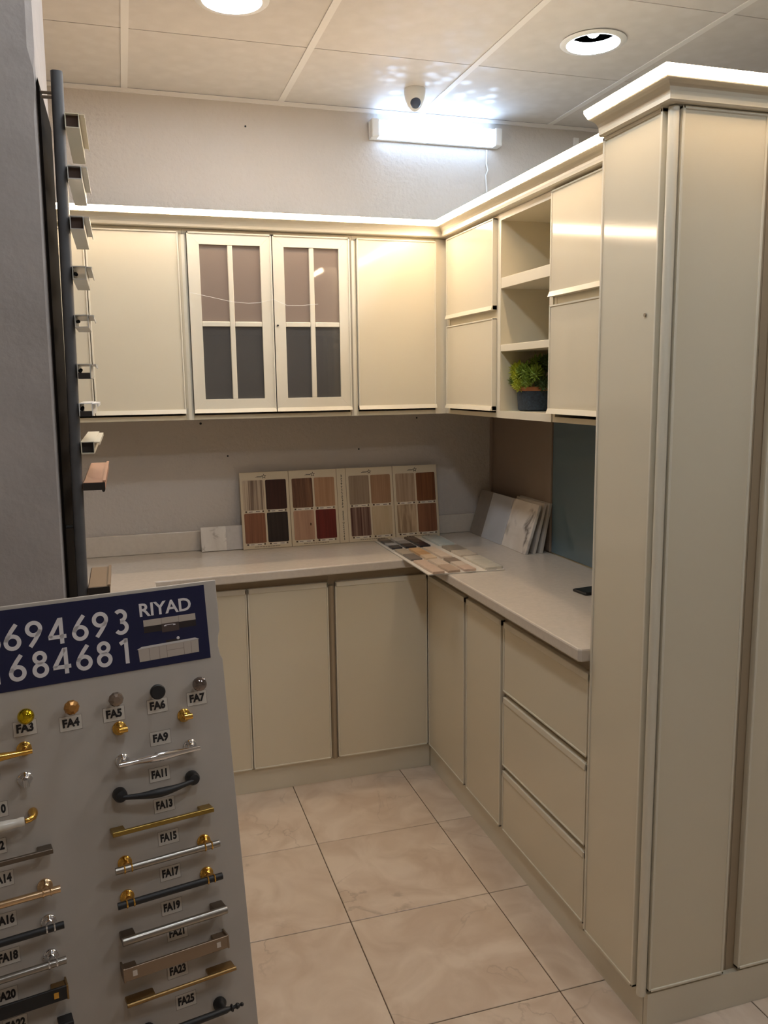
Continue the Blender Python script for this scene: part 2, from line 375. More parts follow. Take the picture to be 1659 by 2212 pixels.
# right run : root rotated -90deg, local x runs towards the viewer (-Y), front faces -X
def upper_right(y0, y1, label, shelves=()):
    r = thing('wall_cabinet', label, 'cabinet', (-.002, y0, ZU0), -PI/2, 'cream wall cabinets'); carcass(r, y0-y1, DU-.002, ZU1-ZU0, shelves); return r
MB().box(.335, .3835, -.3655, -.3635, 0, .674).build('filler', creamf, u)
MB().box(.3835, .400, -.385, -.3635, 0, .674).build('filler', creamf, u)
u = upper_right(-.388, -.850, 'cream wall cabinet with two stacked flap doors next to back corner')
MB().box(.016, .446, -.362, -.35, 1.79-ZU0, 1.83-ZU0).build('rail', carc, u)
slab_door(u, .017, .449, 1.822-ZU0, 2.124-ZU0, -.381, 'upper', 'flap_door'); slab_door(u, .017, .449, dz0, 1.795-ZU0, -.381, 'upper', 'flap_door')
# open shelf unit
r = thing('open_shelf_cabinet', 'cream open wall shelf unit with three compartments and a plant', 'shelf', (-.002, -.851, ZU0), -PI/2)
w = .386; h = ZU1-ZU0; b = MB()
b.box(0, .022, -.365, 0, 0, h, .001, 1); b.box(w-.022, w, -.365, 0, 0, h, .001, 1); b.box(.022, w-.022, -.365, 0, 0, .024); b.box(.022, w-.022, -.365, 0, h-.022, h); b.box(.022, w-.022, -.008, 0, .024, h-.022)
b.build('carcass', carc, r)
b = MB(); b.box(.0, .022, -.367, -.3651, 0, h); b.box(w-.022, w, -.367, -.3651, 0, h); b.box(.022, w-.022, -.367, -.3651, 0, .0245); b.box(.022, w-.022, -.367, -.3651, h-.022, h); b.build('face_frame', creamf, r)
for z0, z1 in ((1.680, 1.703), (1.889, 1.924)):
    MB().box(.0225, w-.0225, -.366, -.009, z0-ZU0, z1-ZU0, .001, 1).build('shelf', creamf, r)
for z in (1.49, 2.09): MB().box(.03, w-.03, -.018, -.0085, z-ZU0, z-ZU0+.014).build('back_batten', carc, r)
u = upper_right(-1.238, -1.6995, 'cream wall cabinet with two stacked flap doors beside the tall cabinet')
MB().box(.016, .445, -.362, -.35, 1.79-ZU0, 1.83-ZU0).build('rail', carc, u)
slab_door(u, .0, .455, 1.825-ZU0, 2.126-ZU0, -.381, 'upper', 'flap_door'); slab_door(u, .0, .455, 1.482-ZU0, 1.801-ZU0, -.381, 'upper', 'flap_door')

# base units
ZB, ZT = .0985, .8615
def base(loc, w, dep, label, rz=0.0):
    r = thing('base_cabinet', label, 'cabinet', loc, rz, 'cream base cabinets'); t = .016; h = ZT-ZB; b = MB()
    b.box(0, t, -dep, 0, 0, h); b.box(w-t, w, -dep, 0, 0, h); b.box(t, w-t, -dep, 0, 0, t); b.box(t, w-t, -.008, 0, t, h); b.box(t, w-t, -dep, -dep+.06, h-t, h)
    b.build('carcass', carc, r)
    b = MB(); b.box(.0, w, -dep-.0012, -dep-.0001, .0, h-.001); b.build('channel_gap_shade', chan_shade, r)  # sheet behind channel and door gaps, brown to stand in for their shade
    return r
r = base((-1.524, -.002, ZB), .6325, .440, 'cream base cabinet with two doors beside the handle display board')
slab_door(r, .008, .3165, .006, .823-ZB, -.458, 'base'); slab_door(r, .3195, .630, .006, .823-ZB, -.458, 'base')
r = base((-.8905, -.002, ZB), .399, .440, 'cream base cabinet with one door in the back corner')
joint(r, .0115, .0, .71, -.440, .022, chan_shade)
slab_door(r, .0245, .4032, .006, .823-ZB, -.458, 'base')
r = base((-.002, -.463, ZB), .380, .467, 'narrow cream base cabinet with one door, right of the inner corner', -PI/2)
slab_door(r, .0, .372, .006, .820-ZB, -.485, 'base')
r = base((-.002, -.8445, ZB), .307, .467, 'narrow cream base cabinet with one door next to the drawers', -PI/2)
slab_door(r, .009, .299, .006, .820-ZB, -.485, 'base')
r = base((-.002, -1.1525, ZB), .546, .467, 'cream base cabinet with three deep drawers beside the tall cabinet', -PI/2)
for z0, z1 in ((.105, .316), (.333, .569), (.587, .820)):
    slab_door(r, .009, .5245, z0-ZB, z1-ZB, -.485, 'base', 'drawer')
r = base((-2.105, -.55, ZB), .74, .54, 'cream base cabinet under the left counter leg behind the display board', PI/2)
slab_door(r, .01, .367, .006, .823-ZB, -.558, 'base'); slab_door(r, .370, .730, .006, .823-ZB, -.558, 'base')
# plinths
tag(MB().box(-1.53, -.472, -.437, -.422, 0, ZB).build('plinth_board', creamf), 'cream plinth board under the back base cabinets', 'plinth')
tag(MB().box(-.4708, -.4558, -1.939, -.4375, 0, ZB).build('plinth_board', creamf), 'long cream plinth board under the drawers and tall cabinet side', 'plinth')
tag(MB().box(-.4705, 1.2, -1.9565, -1.9415, 0, ZB).build('plinth_board', creamf), 'cream plinth board under the tall cabinet front', 'plinth')
tag(MB().box(-1.562, -1.547, -1.285, -.56, 0, ZB).build('plinth_board', creamf), 'cream plinth board under the left counter leg', 'plinth')
# countertop
ct = thing('countertop', 'pale beige stone worktop wrapping around the kitchen corner', 'countertop', (0, 0, ZT))
b = MB().prism([(-2.14, -.003), (-.003, -.003), (-.003, -1.698), (-.519, -1.698), (-.5275, -1.690), (-.5275, -.487), (-1.5347, -.530), (-1.5347, -1.30), (-2.14, -1.30)], .0005, .0361, 'z', .005)
b.build('slab', stone, ct)
MB().box(-2.14, -.02, -.021, -.003, .0365, .1205, .003).build('upstand', stone, ct)

# tall units
h = 2.135-ZB
r = thing('tall_cabinet', 'tall cream end cabinet with a door on its side and front', 'cabinet', (-.482, -1.706, ZB))
b = MB(); w, dep = .246, .236
b.box(0, .016, -dep, 0, 0, h); b.box(w-.016, w, -dep, 0, 0, h); b.box(.016, w-.016, -dep, 0, 0, .016); b.box(.016, w-.016, -dep, 0, h-.016, h); b.box(.016, w-.016, -.012, 0, .016, h-.016); b.box(.016, w-.016, -dep, -dep+.006, .016, h-.016)
b.build('carcass', carc, r)
# side door (faces -X)
d = MB().box(-.015, -.001, -.224, .001, .012, h+.001).build('side_door', cream, r)
f = MB(); f.box(-.018, -.0008, -.0055, .002, .008, h+.003, .001, 1); f.box(-.018, -.0008, -.226, -.2195, .008, h+.003, .001, 1); f.box(-.018, -.0008, -.226, .002, h-.004, h+.003); f.box(-.018, -.0008, -.226, .002, .008, .014)
f.build('door_frame', creamf, d)
MB().lathe([(0, -.003), (.004, -.003), (.004, 0)], 10, (-.0155, -.186, 1.72-ZB), 'x').build('screw_cap', steel, d)
MB().tube([(-.003, -.2435, .0), (-.003, -.2435, h)], .0115, 14).build('corner_post', creamf, r, True)
MB().box(.224, .2462, -.2375, -.2362, 0, h).build('recess_strip', chan_shade, r)
slab_door(r, .011, .227, .008, h+.002, -.256, 'tall', 'front_door')
r = thing('tall_cabinet', 'tall cream cabinet cut off by the right picture edge', 'cabinet', (-.235, -1.706, ZB))
carcass(r, .66, .236, h)
MB().box(.0005, .659, -.2375, -.2362, 0, h).build('recess_strip', chan_shade, r)
slab_door(r, .024, .33, .008, h+.002, -.256, 'tall', 'front_door'); slab_door(r, .334, .64, .008, h+.002, -.256, 'tall', 'front_door')

# cornices with LED strips
def sweep(path, prof):
    P = [Vector((p[0], p[1], 0)) for p in path]; n = len(P); b = MB(); rings = []
    for i in range(n):
        ds = []
        if i > 0: ds.append((P[i]-P[i-1]).normalized())
        if i < n-1: ds.append((P[i+1]-P[i]).normalized())
        ns = [Vector((d.y, -d.x, 0)) for d in ds]
        if len(ns) == 1: off = ns[0]
        else: off = (ns[0]+ns[1]) / (1+ns[0].dot(ns[1]))
        rings.append([b.bm.verts.new((P[i].x+off.x*d, P[i].y+off.y*d, z)) for d, z in prof])
    m = len(prof); fs = []
    for i in range(n-1):
        for k in range(m): fs.append(b.bm.faces.new((rings[i][k], rings[i][(k+1) % m], rings[i+1][(k+1) % m], rings[i+1][k])))
    fs.append(b.bm.faces.new(rings[0][::-1])); fs.append(b.bm.faces.new(rings[-1])); bmesh.ops.recalc_face_normals(b.bm, faces=fs)
    return b
def cornice(path, z, label):
    r = thing('cornice', label, 'cornice', (path[0][0], path[0][1], z))
    cv = [(0, 0), (.010, 0), (.014, .003), (.014, .010)] + [(.014+.026*(1-math.cos(t*PI/10)), .012+.022*math.sin(t*PI/10)) for t in range(6)] + [(.042, .036), (.042, .056), (-.03, .056), (-.03, 0)]
    pl = [(p[0]-path[0][0], p[1]-path[0][1]) for p in path]
    sweep(pl, cv).build('moulding', creamf, r)
    sweep(pl, [(.0425, .0365), (.0535, .0475), (.0535, .0535), (.0425, .0535)]).build('led_channel', creamf, r)
    sweep(pl, [(.0428, .0360), (.0544, .0476), (.0544, .0540), (.0490, .0542), (.0490, .0536), (.0537, .0534), (.0537, .0472), (.0428, .0362)]).build('led_strip', led_m, r)
    return r
cornice([(-2.034, -.381), (-.383, -.381), (-.383, -1.697)], 2.1325, 'cream cornice with glowing warm light strip above the wall cabinets')
cornice([(-.500, -1.708), (-.500, -1.962), (.42, -1.962)], 2.1385, 'cream cornice with glowing warm light strip on the tall cabinets')

# ------------------------------------------------------------------ lamps on wall and ceiling
r = thing('tube_light', 'cool white tube light fixture high on the back wall', 'lamp', (-.276, -.001, 2.617))
MB().box(-.292, .292, -.020, 0, -.036, .036, .004).build('housing', white_plast, r)
b = MB().prism([(-.0205, -.034), (-.045, -.034), (-.056, -.026), (-.056, .026), (-.045, .034), (-.0205, .034)], -.259, .259, 'x'); b.build('diffuser', emitter('tube_glow', COOL, TUBE_E), r)
for s_ in (-1, 1): MB().box(min(s_*.2595, s_*.292), max(s_*.2595, s_*.292), -.058, -.0205, -.037, .037, .006).build('end_cap', white_plast, r)
cd = MB().tube([(-.034, -.005, 2.575), (-.036, -.006, 2.52), (-.030, -.010, 2.49), (-.038, -.006, 2.47), (-.032, -.005, 2.40), (-.033, -.005, 2.20)], .0035, 6).build('power_cord', white_plast, None, True)
tag(cd, 'thin white cord hanging on the wall below the tube light', 'cord')
reflm = mat('lamp_reflector', (22, 30, 34), rough=.4, spec=.1)
rim_g = emitter('lamp_rim_glow', DOWN_COL, DOWN_E); bulb_g = emitter('lamp_bulb_glow', DOWN_COL, DOWN_E*2.2)
vis = ['round recessed downlight cut by the top edge of the picture', 'round recessed downlight between tube light and tall cabinet', 'round downlight in the ceiling above the handle display board', 'round downlight in the ceiling in front of the tall cabinet', 'round downlight in the ceiling furthest right of the front row', 'round downlight in the ceiling behind the tall cabinets', 'added unseen fill downlight in the ceiling over the left of the viewer', 'added unseen fill downlight in the ceiling over the right of the viewer']
for k, (x, y) in enumerate(DL):
    r = thing('downlight', vis[k], 'lamp', (x, (round((y-cy0)/S-.5)+.5)*S+cy0, ZC), 0, 'ceiling downlights')
    MB().lathe([(.086, -.0005), (.106, -.0005), (.110, -.004), (.105, -.008), (.088, -.009)], 40, closed=True).build('trim_ring', white_plast, r, True)
    MB().lathe([(.0858, -.008), (.0862, -.004), (.0800, .026), (.0785, .026), (.0838, -.004), (.0840, -.008)], 48, closed=True).build('glow_ring', rim_g, r, True)
    MB().lathe([(.0800, .0262), (.0790, .060), (.0005, .066), (.0005, .064), (.0770, .0585), (.0785, .0262)], 40).build('reflector', reflm, r, True)
    MB().ball((0, 0, .036), .024, 24, 16).build('bulb', bulb_g, r, True)
r = thing('security_camera', 'white turret security camera hanging from the ceiling', 'camera', (-.459, -.275, ZC))
MB().lathe([(.041, -.0005), (.042, -.012), (.038, -.035), (.027, -.066), (.012, -.080), (.0005, -.083)], 32).build('housing', white_plast, r, True)
MB().ball((-.004, -.020, -.056), .021, 24, 16).build('lens_ball', mat('smoked_lens', (70, 80, 100), rough=.15), r, True)

# ------------------------------------------------------------------ swatch folder leaning on the wall
ZCT = .8978
fo = thing('sample_folder', 'open folder of wood finish swatches leaning against the back wall', 'sample folder', (-1.163, -.076, ZCT+.0005))
fo.rotation_euler = (math.radians(-8.5), 0, 0)
WD = {
 'zebrano': wood('w_zebrano', (112, 92, 78), (188, 170, 148), 110, 2, .12), 'wenge': wood('w_wenge', (44, 22, 14), (66, 34, 22), 90, 3),
 'walnut': wood('w_walnut', (112, 70, 50), (142, 96, 70), 120, 3), 'ebony': wood('w_ebony', (32, 24, 20), (52, 40, 34), 100, 3),
 'oakdark': wood('w_oakdark', (76, 48, 34), (124, 88, 64), 100, 5, .2), 'oak': wood('w_oak', (150, 112, 82), (178, 140, 108), 90, 4),
 'knotty': wood('w_knotty', (152, 116, 94), (184, 148, 122), 60, 4), 'mahogany': wood('w_mahogany', (84, 26, 18), (112, 38, 28), 90, 3),
 'greyoak': wood('w_greyoak', (132, 112, 92), (158, 138, 116), 90, 4), 'sand': wood('w_sand', (142, 108, 80), (168, 132, 102), 100, 4),
 'stripe': wood('w_stripe', (70, 38, 32), (150, 122, 106), 70, 1, .14), 'maple': wood('w_maple', (178, 158, 126), (196, 176, 146), 60, 4),
 'ash': wood('w_ash', (148, 122, 98), (184, 160, 134), 120, 5), 'teak': wood('w_teak', (96, 56, 30), (128, 80, 48), 90, 3),
 'pine': wood('w_pine', (146, 122, 96), (190, 166, 136), 70, 7, .12), 'cherry': wood('w_cherry', (112, 70, 48), (146, 100, 72), 80, 2)}
names = [['zebrano', 'wenge', 'walnut', 'ebony'], ['oakdark', 'oak', 'knotty', 'mahogany'], ['greyoak', 'sand', 'stripe', 'maple'], ['ash', 'teak', 'pine', 'cherry']]
xs = [(0, .2055), (.2085, .4155), (.4585, .669), (.672, .878)]
for k, (a0, a1) in enumerate(xs):
    p = MB().box(a0, a1, -.003, 0, 0, .322, .001, 1).build('folder_page', ivory, fo)
    pw = a1-a0; sw = (pw-.030)/2
    for q in range(4):
        sx_ = a0+.011+(q % 2)*(sw+.008); z1 = .288-(q//2)*.138
        s_ = MB(); rr = .005
        pts = []
        for (cx_, cz_, t0) in ((sx_+sw-rr, z1-rr, 0), (sx_+rr, z1-rr, 1), (sx_+rr, z1-.125+rr, 2), (sx_+sw-rr, z1-.125+rr, 3)):
            for t in range(4): pts.append((cx_+rr*math.cos((t0+t/3)*PI/2), cz_+rr*math.sin((t0+t/3)*PI/2)))
        s_.prism(pts, -.0048, -.003, 'y'); s_.build('swatch', WD[names[k][q]], p)
        if names[k][q] == 'knotty':
            MB().ball((sx_+sw*.82, -.0049, z1-.06), .006, 10, 6, (.6, .06, 1)).build('knot', WD['oakdark'], p)
        b = MB().box(sx_+.016, sx_+sw-.012, -.0042, -.003, z1-.1355, z1-.1275); b.build('caption_strip', mat('caption_white', (222, 214, 200), rough=.7), p)
        b = MB()
        for t in (0, 1):
            b.box(sx_+.020+t*(sw-.058), sx_+.036+t*(sw-.056), -.0045, -.0042, z1-.1328, z1-.1305)
        b.box(sx_+.006, sx_+.013, -.0042, -.003, z1-.134, z1-.128); b.box(sx_+sw-.010, sx_+sw-.004, -.0042, -.003, z1-.134, z1-.128)
        b.build('caption_print', mat('caption_ink', (70, 50, 42), rough=.7), p)
    xm = a0+pw/2; b = MB(); R_ = .011; zc_ = .303
    pts = [((R_ if t % 2 == 0 else R_*.42)*math.sin(t*PI/5)+xm, (R_ if t % 2 == 0 else R_*.42)*math.cos(t*PI/5)+zc_) for t in range(10)]
    b.prism(pts, -.0036, -.003, 'y'); b.box(xm-.036, xm-.010, -.0035, -.003, zc_-.003, zc_-.0015); b.box(xm-.030, xm-.008, -.0035, -.003, zc_-.0005, zc_+.0012)
    b.build('star_emblem', ink, p)
    b = MB(); pts2 = [((R_*.55 if t % 2 == 0 else R_*.24)*math.sin(t*PI/5)+xm, (R_*.55 if t % 2 == 0 else R_*.24)*math.cos(t*PI/5)+zc_) for t in range(10)]
    b.prism(pts2, -.0039, -.0036, 'y'); b.build('star_centre', ivory, p)
    b = MB(); x = a0+.05
    while x < a1-.05:
        l = random.uniform(.004, .012); b.box(x, x+l, -.0035, -.003, .0075, .0095); x += l+.002
    b.build('footer_print', mat('caption_ink', (70, 50, 42)), p)
sp = MB().box(.4175, .4565, -.003, 0, 0, .322, .001, 1).build('folder_spine', ivory, fo)
b = MB(); z = .296; c0 = .437
while z > .15:
    l = random.uniform(.006, .014)
    b.box(c0-.0008, c0+.0012, -.0036, -.003, z-l, z)
    for t in range(2):
        zz = z-random.uniform(.1, .9)*l; q = random.choice([-1, 1]); b.box(min(c0, c0+q*.0042), max(c0, c0+q*.0042), -.0036, -.003, zz-.0014, zz)
    z -= l+.0025
b.build('spine_script', ink, sp)
text_obj('0096596595', 'spine_number', .0085, ink, sp, (.437, -.0034, .118), .0001, .0002, (PI/2, PI/2, 0), 1.0)
b = MB(); b.ring((.437, -.0034, .087), .0034, .0008, 'y', 14, 4)
z = .08
while z > .018:
    l = random.uniform(.005, .012); b.box(c0-.0008, c0+.0012, -.0036, -.003, z-l, z)
    zz = z-.5*l; q = random.choice([-1, 1]); b.box(min(c0, c0+q*.004), max(c0, c0+q*.004), -.0036, -.003, zz-.0014, zz); z -= l+.002
b.build('spine_script', ink, sp)
for a in (.2055, .4155, .4565, .669): MB().box(a, a+.0031, -.0016, -.0003, .0005, .3215).build('fold_hinge', mat('fold_line', (150, 134, 112), rough=.8), fo)

# small tiles left of the folder
veinm = marble('white_marble', (232, 228, 222), (214, 208, 202), (150, 140, 132), cs=9, vs_=14, vw=.05, rough=.2)
t_ = tag(MB().box(-.052, .052, -.011, 0, 0, .1005, .0008, 1).build('stone_tile', veinm), 'small white veined marble tile leaning on the upstand', 'tile sample'); t_.location = (-1.2805, -.052, ZCT); t_.rotation_euler = (math.radians(-10), 0, 0)
t_ = tag(MB().box(-.035, .035, -.011, 0, 0, .1005, .0008, 1).build('stone_tile', mat('grey_quartz', (196, 192, 190), rough=.3, var=.06, vscale=60)), 'small plain grey tile between marble tile and folder', 'tile sample'); t_.location = (-1.1935, -.052, ZCT); t_.rotation_euler = (math.radians(-10), 0, 0)

# chip board on the corner
cbd = thing('stone_chip_board', 'flat white board of stone colour chips lying across the worktop corner', 'sample board', (-.45, -.45, ZCT+.0003))
MB().prism([(-.597+.45, -.096+.45), (-.602+.45, -.785+.45), (-.312+.45, -.805+.45), (-.286+.45, -.090+.45)], 0, .004, 'z').build('board', mat('chip_board_white', (214, 208, 198), rough=.6), cbd)
cols = {'A': [[(120, 108, 96), (70, 66, 66), (168, 168, 168), (52, 50, 54)], [(206, 200, 192), (150, 144, 138), (40, 37, 40)], [(92, 72, 58), (62, 50, 46), (38, 34, 40)], [(192, 198, 190), (196, 202, 196)]],
        'B': [[(176, 164, 146), (120, 112, 104)], [(206, 168, 122), (196, 156, 110), (214, 190, 160)], [(212, 194, 174), (216, 198, 178)], [(150, 140, 124), (206, 194, 176)]],
        'C': [[(208, 184, 164), (204, 180, 160)], [(214, 196, 176), (188, 164, 142)], [(150, 132, 114), (212, 196, 178), (206, 182, 164)], [(216, 208, 192), (208, 202, 186), (204, 198, 184)]]}
cx_ = [(-.586, -.541), (-.527, -.480), (-.464, -.418), (-.382, -.312)]; ry = {'A': (-.105, -.315), 'B': (-.350, -.556), 'C': (-.580, -.790)}
for gname, strips in cols.items():
    for k, segs in enumerate(strips):
        a, e = ry[gname]; n = len(segs)
        for q, c_ in enumerate(segs):
            y0 = a+(e-a)*q/n; y1 = a+(e-a)*(q+1)/n
            sh = -.012*((y0+.1)/-.7) if False else 0
            MB().box(cx_[k][0]+.45, cx_[k][1]+.45, y1+.0006+.45, y0+.45, .0041, .0135-.0004*q, .0008, 1).build('stone_chip', mat('chip_%s%d%d' % (gname, k, q), c_, rough=.3, var=.08, vscale=120), cbd)
b = MB()
for k in range(4):
    for y in (-.33, -.567, -.795):
        b.box(cx_[k][0]+.452, cx_[k][0]+.49, y+.445, y+.4475, .004, .0043)
b.build('caption_print', ink, cbd)

# slabs leaning on the right partition
def slab(y0, y1, xb, m, label, th=.012, h=.205, lean=17.0):
    o = MB().box(0, th, -(y0-y1)/2, (y0-y1)/2, 0, h, .0008, 1).build('stone_slab', m); tag(o, label, 'tile sample', 'stone slabs leaning on the partition')
    o.location = (xb, (y0+y1)/2, ZCT+.0005); o.rotation_euler = (0, math.radians(lean), 0); return o
calac = marble('bold_vein_marble', (236, 230, 222), (222, 214, 204), (122, 114, 108), cs=7, vs_=8, vw=.09, rough=.2)
greyw = mat('pale_grey_quartz', (206, 206, 208), rough=.25, var=.06, vscale=8)
taupe = mat('taupe_quartz', (150, 140, 130), rough=.3, var=.08, vscale=30)
slab(-.362, -.582, -.118, calac, 'white slab with bold grey veins, nearest of the leaning slabs')
slab(-.160, -.360, -.122, greyw, 'plain pale grey slab between veined slab and taupe slab')
slab(-.030, -.158, -.122, taupe, 'taupe slab closest to the back wall corner')
slab(-.330, -.575, -.079, mat('light_quartz', (214, 206, 196), rough=.3), 'pale slab wedged behind the veined slab', lean=13.5)
slab(-.325, -.585, -.053, mat('grey_edge_quartz', (190, 184, 176), rough=.3), 'rearmost grey slab touching the partition', lean=11.0)

# phone at the tall cabinet
ph = thing('mobile_phone', 'black mobile phone lying on the worktop beside tall cabinet', 'phone', (-.165, -1.185, ZCT))
MB().box(-.07, .07, -.035, .035, 0, .009, .0042, 3).build('body', black_m, ph, True)
MB().box(-.064, .064, -.031, .031, .009, .0095).build('screen', mat('phone_glass', (18, 18, 22), rough=.08), ph)
ph.rotation_euler = (0, 0, math.radians(8))

# ------------------------------------------------------------------ plant
pl = thing('potted_plant', 'green tufted plant in a dark blue speckled pot on the shelf', 'plant', (-.262, -.945, 1.4805))
potm = mat('blue_speckled_pot', (44, 56, 68), rough=.75, var=.5, vscale=160)
MB().lathe([(.060, .0003), (.066, .004), (.070, .066), (.064, .066), (.055, .01)], 32).build('pot', potm, pl, True)
MB().lathe([(.0712, .0662), (.0722, .068), (.0722, .080), (.066, .081), (.064, .0662)], 32, closed=True).build('wooden_rim', wood('w_rim', (140, 86, 52), (176, 114, 74), 30, 30), pl, True)
MB().lathe([(.0005, .070), (.0635, .070), (.0635, .0665), (.0005, .0665)], 24).build('soil', mat('dark_soil', (42, 34, 28), rough=.95, bump=.8, bscale=200), pl)
lf = [mat('leaf_lime', (186, 194, 62), rough=.5, var=.2, vscale=40), mat('leaf_green', (132, 156, 58), rough=.5, var=.2, vscale=40), mat('leaf_dark', (70, 92, 44), rough=.5, var=.2, vscale=40)]
tufts = [(-.045, .075, .125, .030, 0), (-.055, .040, .130, .034, 0), (-.050, .085, .088, .020, 0), (-.070, .012, .112, .027, 0), (-.058, -.020, .128, .034, 1), (-.075, -.005, .082, .024, 0), (-.01, -.02, .150, .036, 1),
         (-.045, -.062, .120, .034, 1), (-.02, -.075, .090, .030, 2), (.01, .04, .130, .036, 1), (.03, -.03, .145, .038, 2), (-.058, .065, .098, .022, 1), (.0, -.06, .155, .030, 2), (-.068, -.05, .094, .024, 1)]
for (x, y, z, R_, mi) in tufts:
    b = MB(); b.ball((x, y, z), R_*.45, 8, 6)
    n = 70
    for k in range(n):
        zz = 1-2*(k+.5)/n; a = k*2.39996; rr = math.sqrt(1-zz*zz); d = Vector((rr*math.cos(a), rr*math.sin(a), zz))
        sd = d.cross(Vector((.3, .2, 1))).normalized(); up = sd.cross(d); ln = R_*random.uniform(.85, 1.2); p0 = Vector((x, y, z))+d*R_*.3; w_ = R_*.13
        tip = Vector((x, y, z))+d*ln+Vector((0, 0, R_*.18)); mid = p0.lerp(tip, .6)
        v = [b.bm.verts.new(q) for q in (p0+sd*w_*.5, p0-sd*w_*.5, mid-sd*w_, tip, mid+sd*w_, mid+up*w_*.7)]
        b.bm.faces.new((v[0], v[1], v[2], v[5])); b.bm.faces.new((v[0], v[5], v[4])); b.bm.faces.new((v[5], v[2], v[3])); b.bm.faces.new((v[4], v[5], v[3]))
    b.build('leaf_tuft', lf[mi], pl)
    MB().tube([(x*.35, y*.35, .068), (x*.8, y*.8, (z+.06)/2), (x, y, z)], .0022, 6).build('stem', lf[2], pl)

# thread across the glass doors
tag(MB().tube([(-1.357, -.3935, 1.9085), (-1.28, -.393, 1.893), (-1.2105, -.393, 1.8785), (-1.15, -.393, 1.874), (-1.1098, -.393, 1.8765), (-1.0581, -.393, 1.889), (-1.0071, -.393, 1.8682), (-.95, -.393, 1.869), (-.8895, -.3915, 1.8748)], .0007, 5).build('loose_thread', white_plast), 'loose white thread hanging across the glass cabinet doors', 'thread')

# ------------------------------------------------------------------ post with profile samples on the stub wall
tag(MB().prism([(px(0)+.0005, 0), (px(0)+.005, 0), (px(2.135)+.005, 2.135), (px(2.13)+.003, 2.150), (px(2.12)+.0005, 2.14)], -1.748, -1.462, 'y').build('backing_board', mat('dark_brown_board', (20, 16, 13), rough=.95, spec=.05, var=.2, vscale=8)), 'thin dark brown board on the side of the grey stub wall', 'board')
def xr(z): return -1.6981+(z-1.165)*.01868
pst = thing('display_post', 'dark grey metal post standing beside the grey stub wall', 'post', (xr(0), -1.75, 0))
b = MB(); n = 10
def post_sec(z):
    x1 = xr(z)-xr(0); x0 = x1-.0215; r_ = .008; out = []
    for (cx2, cy2, t0) in ((x1-r_, .03-r_, 0), (x0+r_, .03-r_, 1), (x0+r_, r_, 2), (x1-r_, r_, 3)):
        for t in range(5): out.append((cx2+r_*math.cos((t0+t/4)*PI/2), cy2+r_*math.sin((t0+t/4)*PI/2), z))
    return out
lo, hi = [b.bm.verts.new(p) for p in post_sec(.0)], [b.bm.verts.new(p) for p in post_sec(2.165)]
b.bm.faces.new(lo[::-1]); b.bm.faces.new(hi)
for k in range(20): b.bm.faces.new((lo[k], lo[(k+1) % 20], hi[(k+1) % 20], hi[k]))
bmesh.ops.recalc_face_normals(b.bm, faces=b.bm.faces[:])
b.build('post', mat('dark_grey_metal', (84, 84, 86), rough=.4, metal=.0, var=.15, vscale=30), pst, True)
for z in (2.12, 2.128): MB().tube([(px(z)+.0056-xr(0), .015, z), (xr(z)-.0205-xr(0), .015, z)], .003, 8).build('bracket_pin', steel, pst)
MB().tube([(px(1.3)+.0056-xr(0), .015, 1.3), (xr(1.3)-.0205-xr(0), .015, 1.3)], .004, 8).build('bracket_pin', black_m, pst)
silver = mat('pale_aluminium', (206, 204, 198), rough=.3, metal=.4); warmal = mat('cream_profile', (222, 214, 192), rough=.35); rose = mat('rose_profile', (196, 150, 126), rough=.35, metal=.3); brownp = mat('brown_profile', (140, 116, 92), rough=.4); blk_in = mat('profile_inside', (40, 32, 28), rough=.6)
grp = 'aluminium profile samples on the post'
samples = [(2.0627, 2.0891, warmal, .27, 'cream profile sample, topmost on the post'), (1.9707, 1.9952, silver, .25, 'pale profile sample, second from the top of the post'),
           (1.8788, 1.9034, silver, .25, 'pale profile sample on the post just below the light strip'), (1.7853, 1.8108, silver, .19, 'pale profile sample, fourth from the top of the post'),
           (1.6946, 1.7192, silver, .15, 'pale profile sample, fifth from the top of the post'), (1.5970, 1.6251, silver, .16, 'pale profile sample on the post with open dark end, sixth from top'),
           (1.5233, 1.5485, white_plast, .22, 'white profile sample at the lower edge of the wall cabinets'), (1.4486, 1.4726, warmal, .40, 'beige profile sample with dark end below the wall cabinets')]
for z0, z1, m_, L_, lb in samples:
    x0 = xr((z0+z1)/2)+.0006; r = thing('profile_sample', lb, 'profile', (x0, -1.757, z0), 0, grp)
    w, h, t = .0255, z1-z0, .0016; b = MB()
    b.box(0, w, 0, L_, 0, t); b.box(0, w, 0, L_, h-t, h); b.box(0, t, 0, L_, t, h-t); b.box(w-t, w, 0, L_, t, h-t); b.build('tube', m_, r)
    if z0 > 1.87 or z0 < 1.46: MB().box(t, w-t, .012, .014, t, h-t).build('tube_shade', blk_in if z0 < 1.46 else mat('inner_shade_brown', (84, 62, 50), rough=.6), r)  # tubes are open: dark sheet inside paints the shade of the hollow
    elif z0 < 1.65: MB().box(t, w-t, -.001, .01, -.001, h*.38).build('tube_shade', blk_in, r)  # dark piece painting shade in the lower part of the open end
    b = MB(); b.prism([(w+.0001, h-.001), (w+.0105, h-.001), (w+.0105, h-.0075), (w+.009, h-.0075), (w+.009, h-.0026), (w+.0001, h-.0026)], 0, L_*.88, 'y'); b.build('lip', m_, r)
    b = MB(); b.ball((.005, .02, h*.5), .0035, 8, 6); b.ball((.005, .05, h*.6), .0035, 8, 6); b.build('screw', black_m, r)
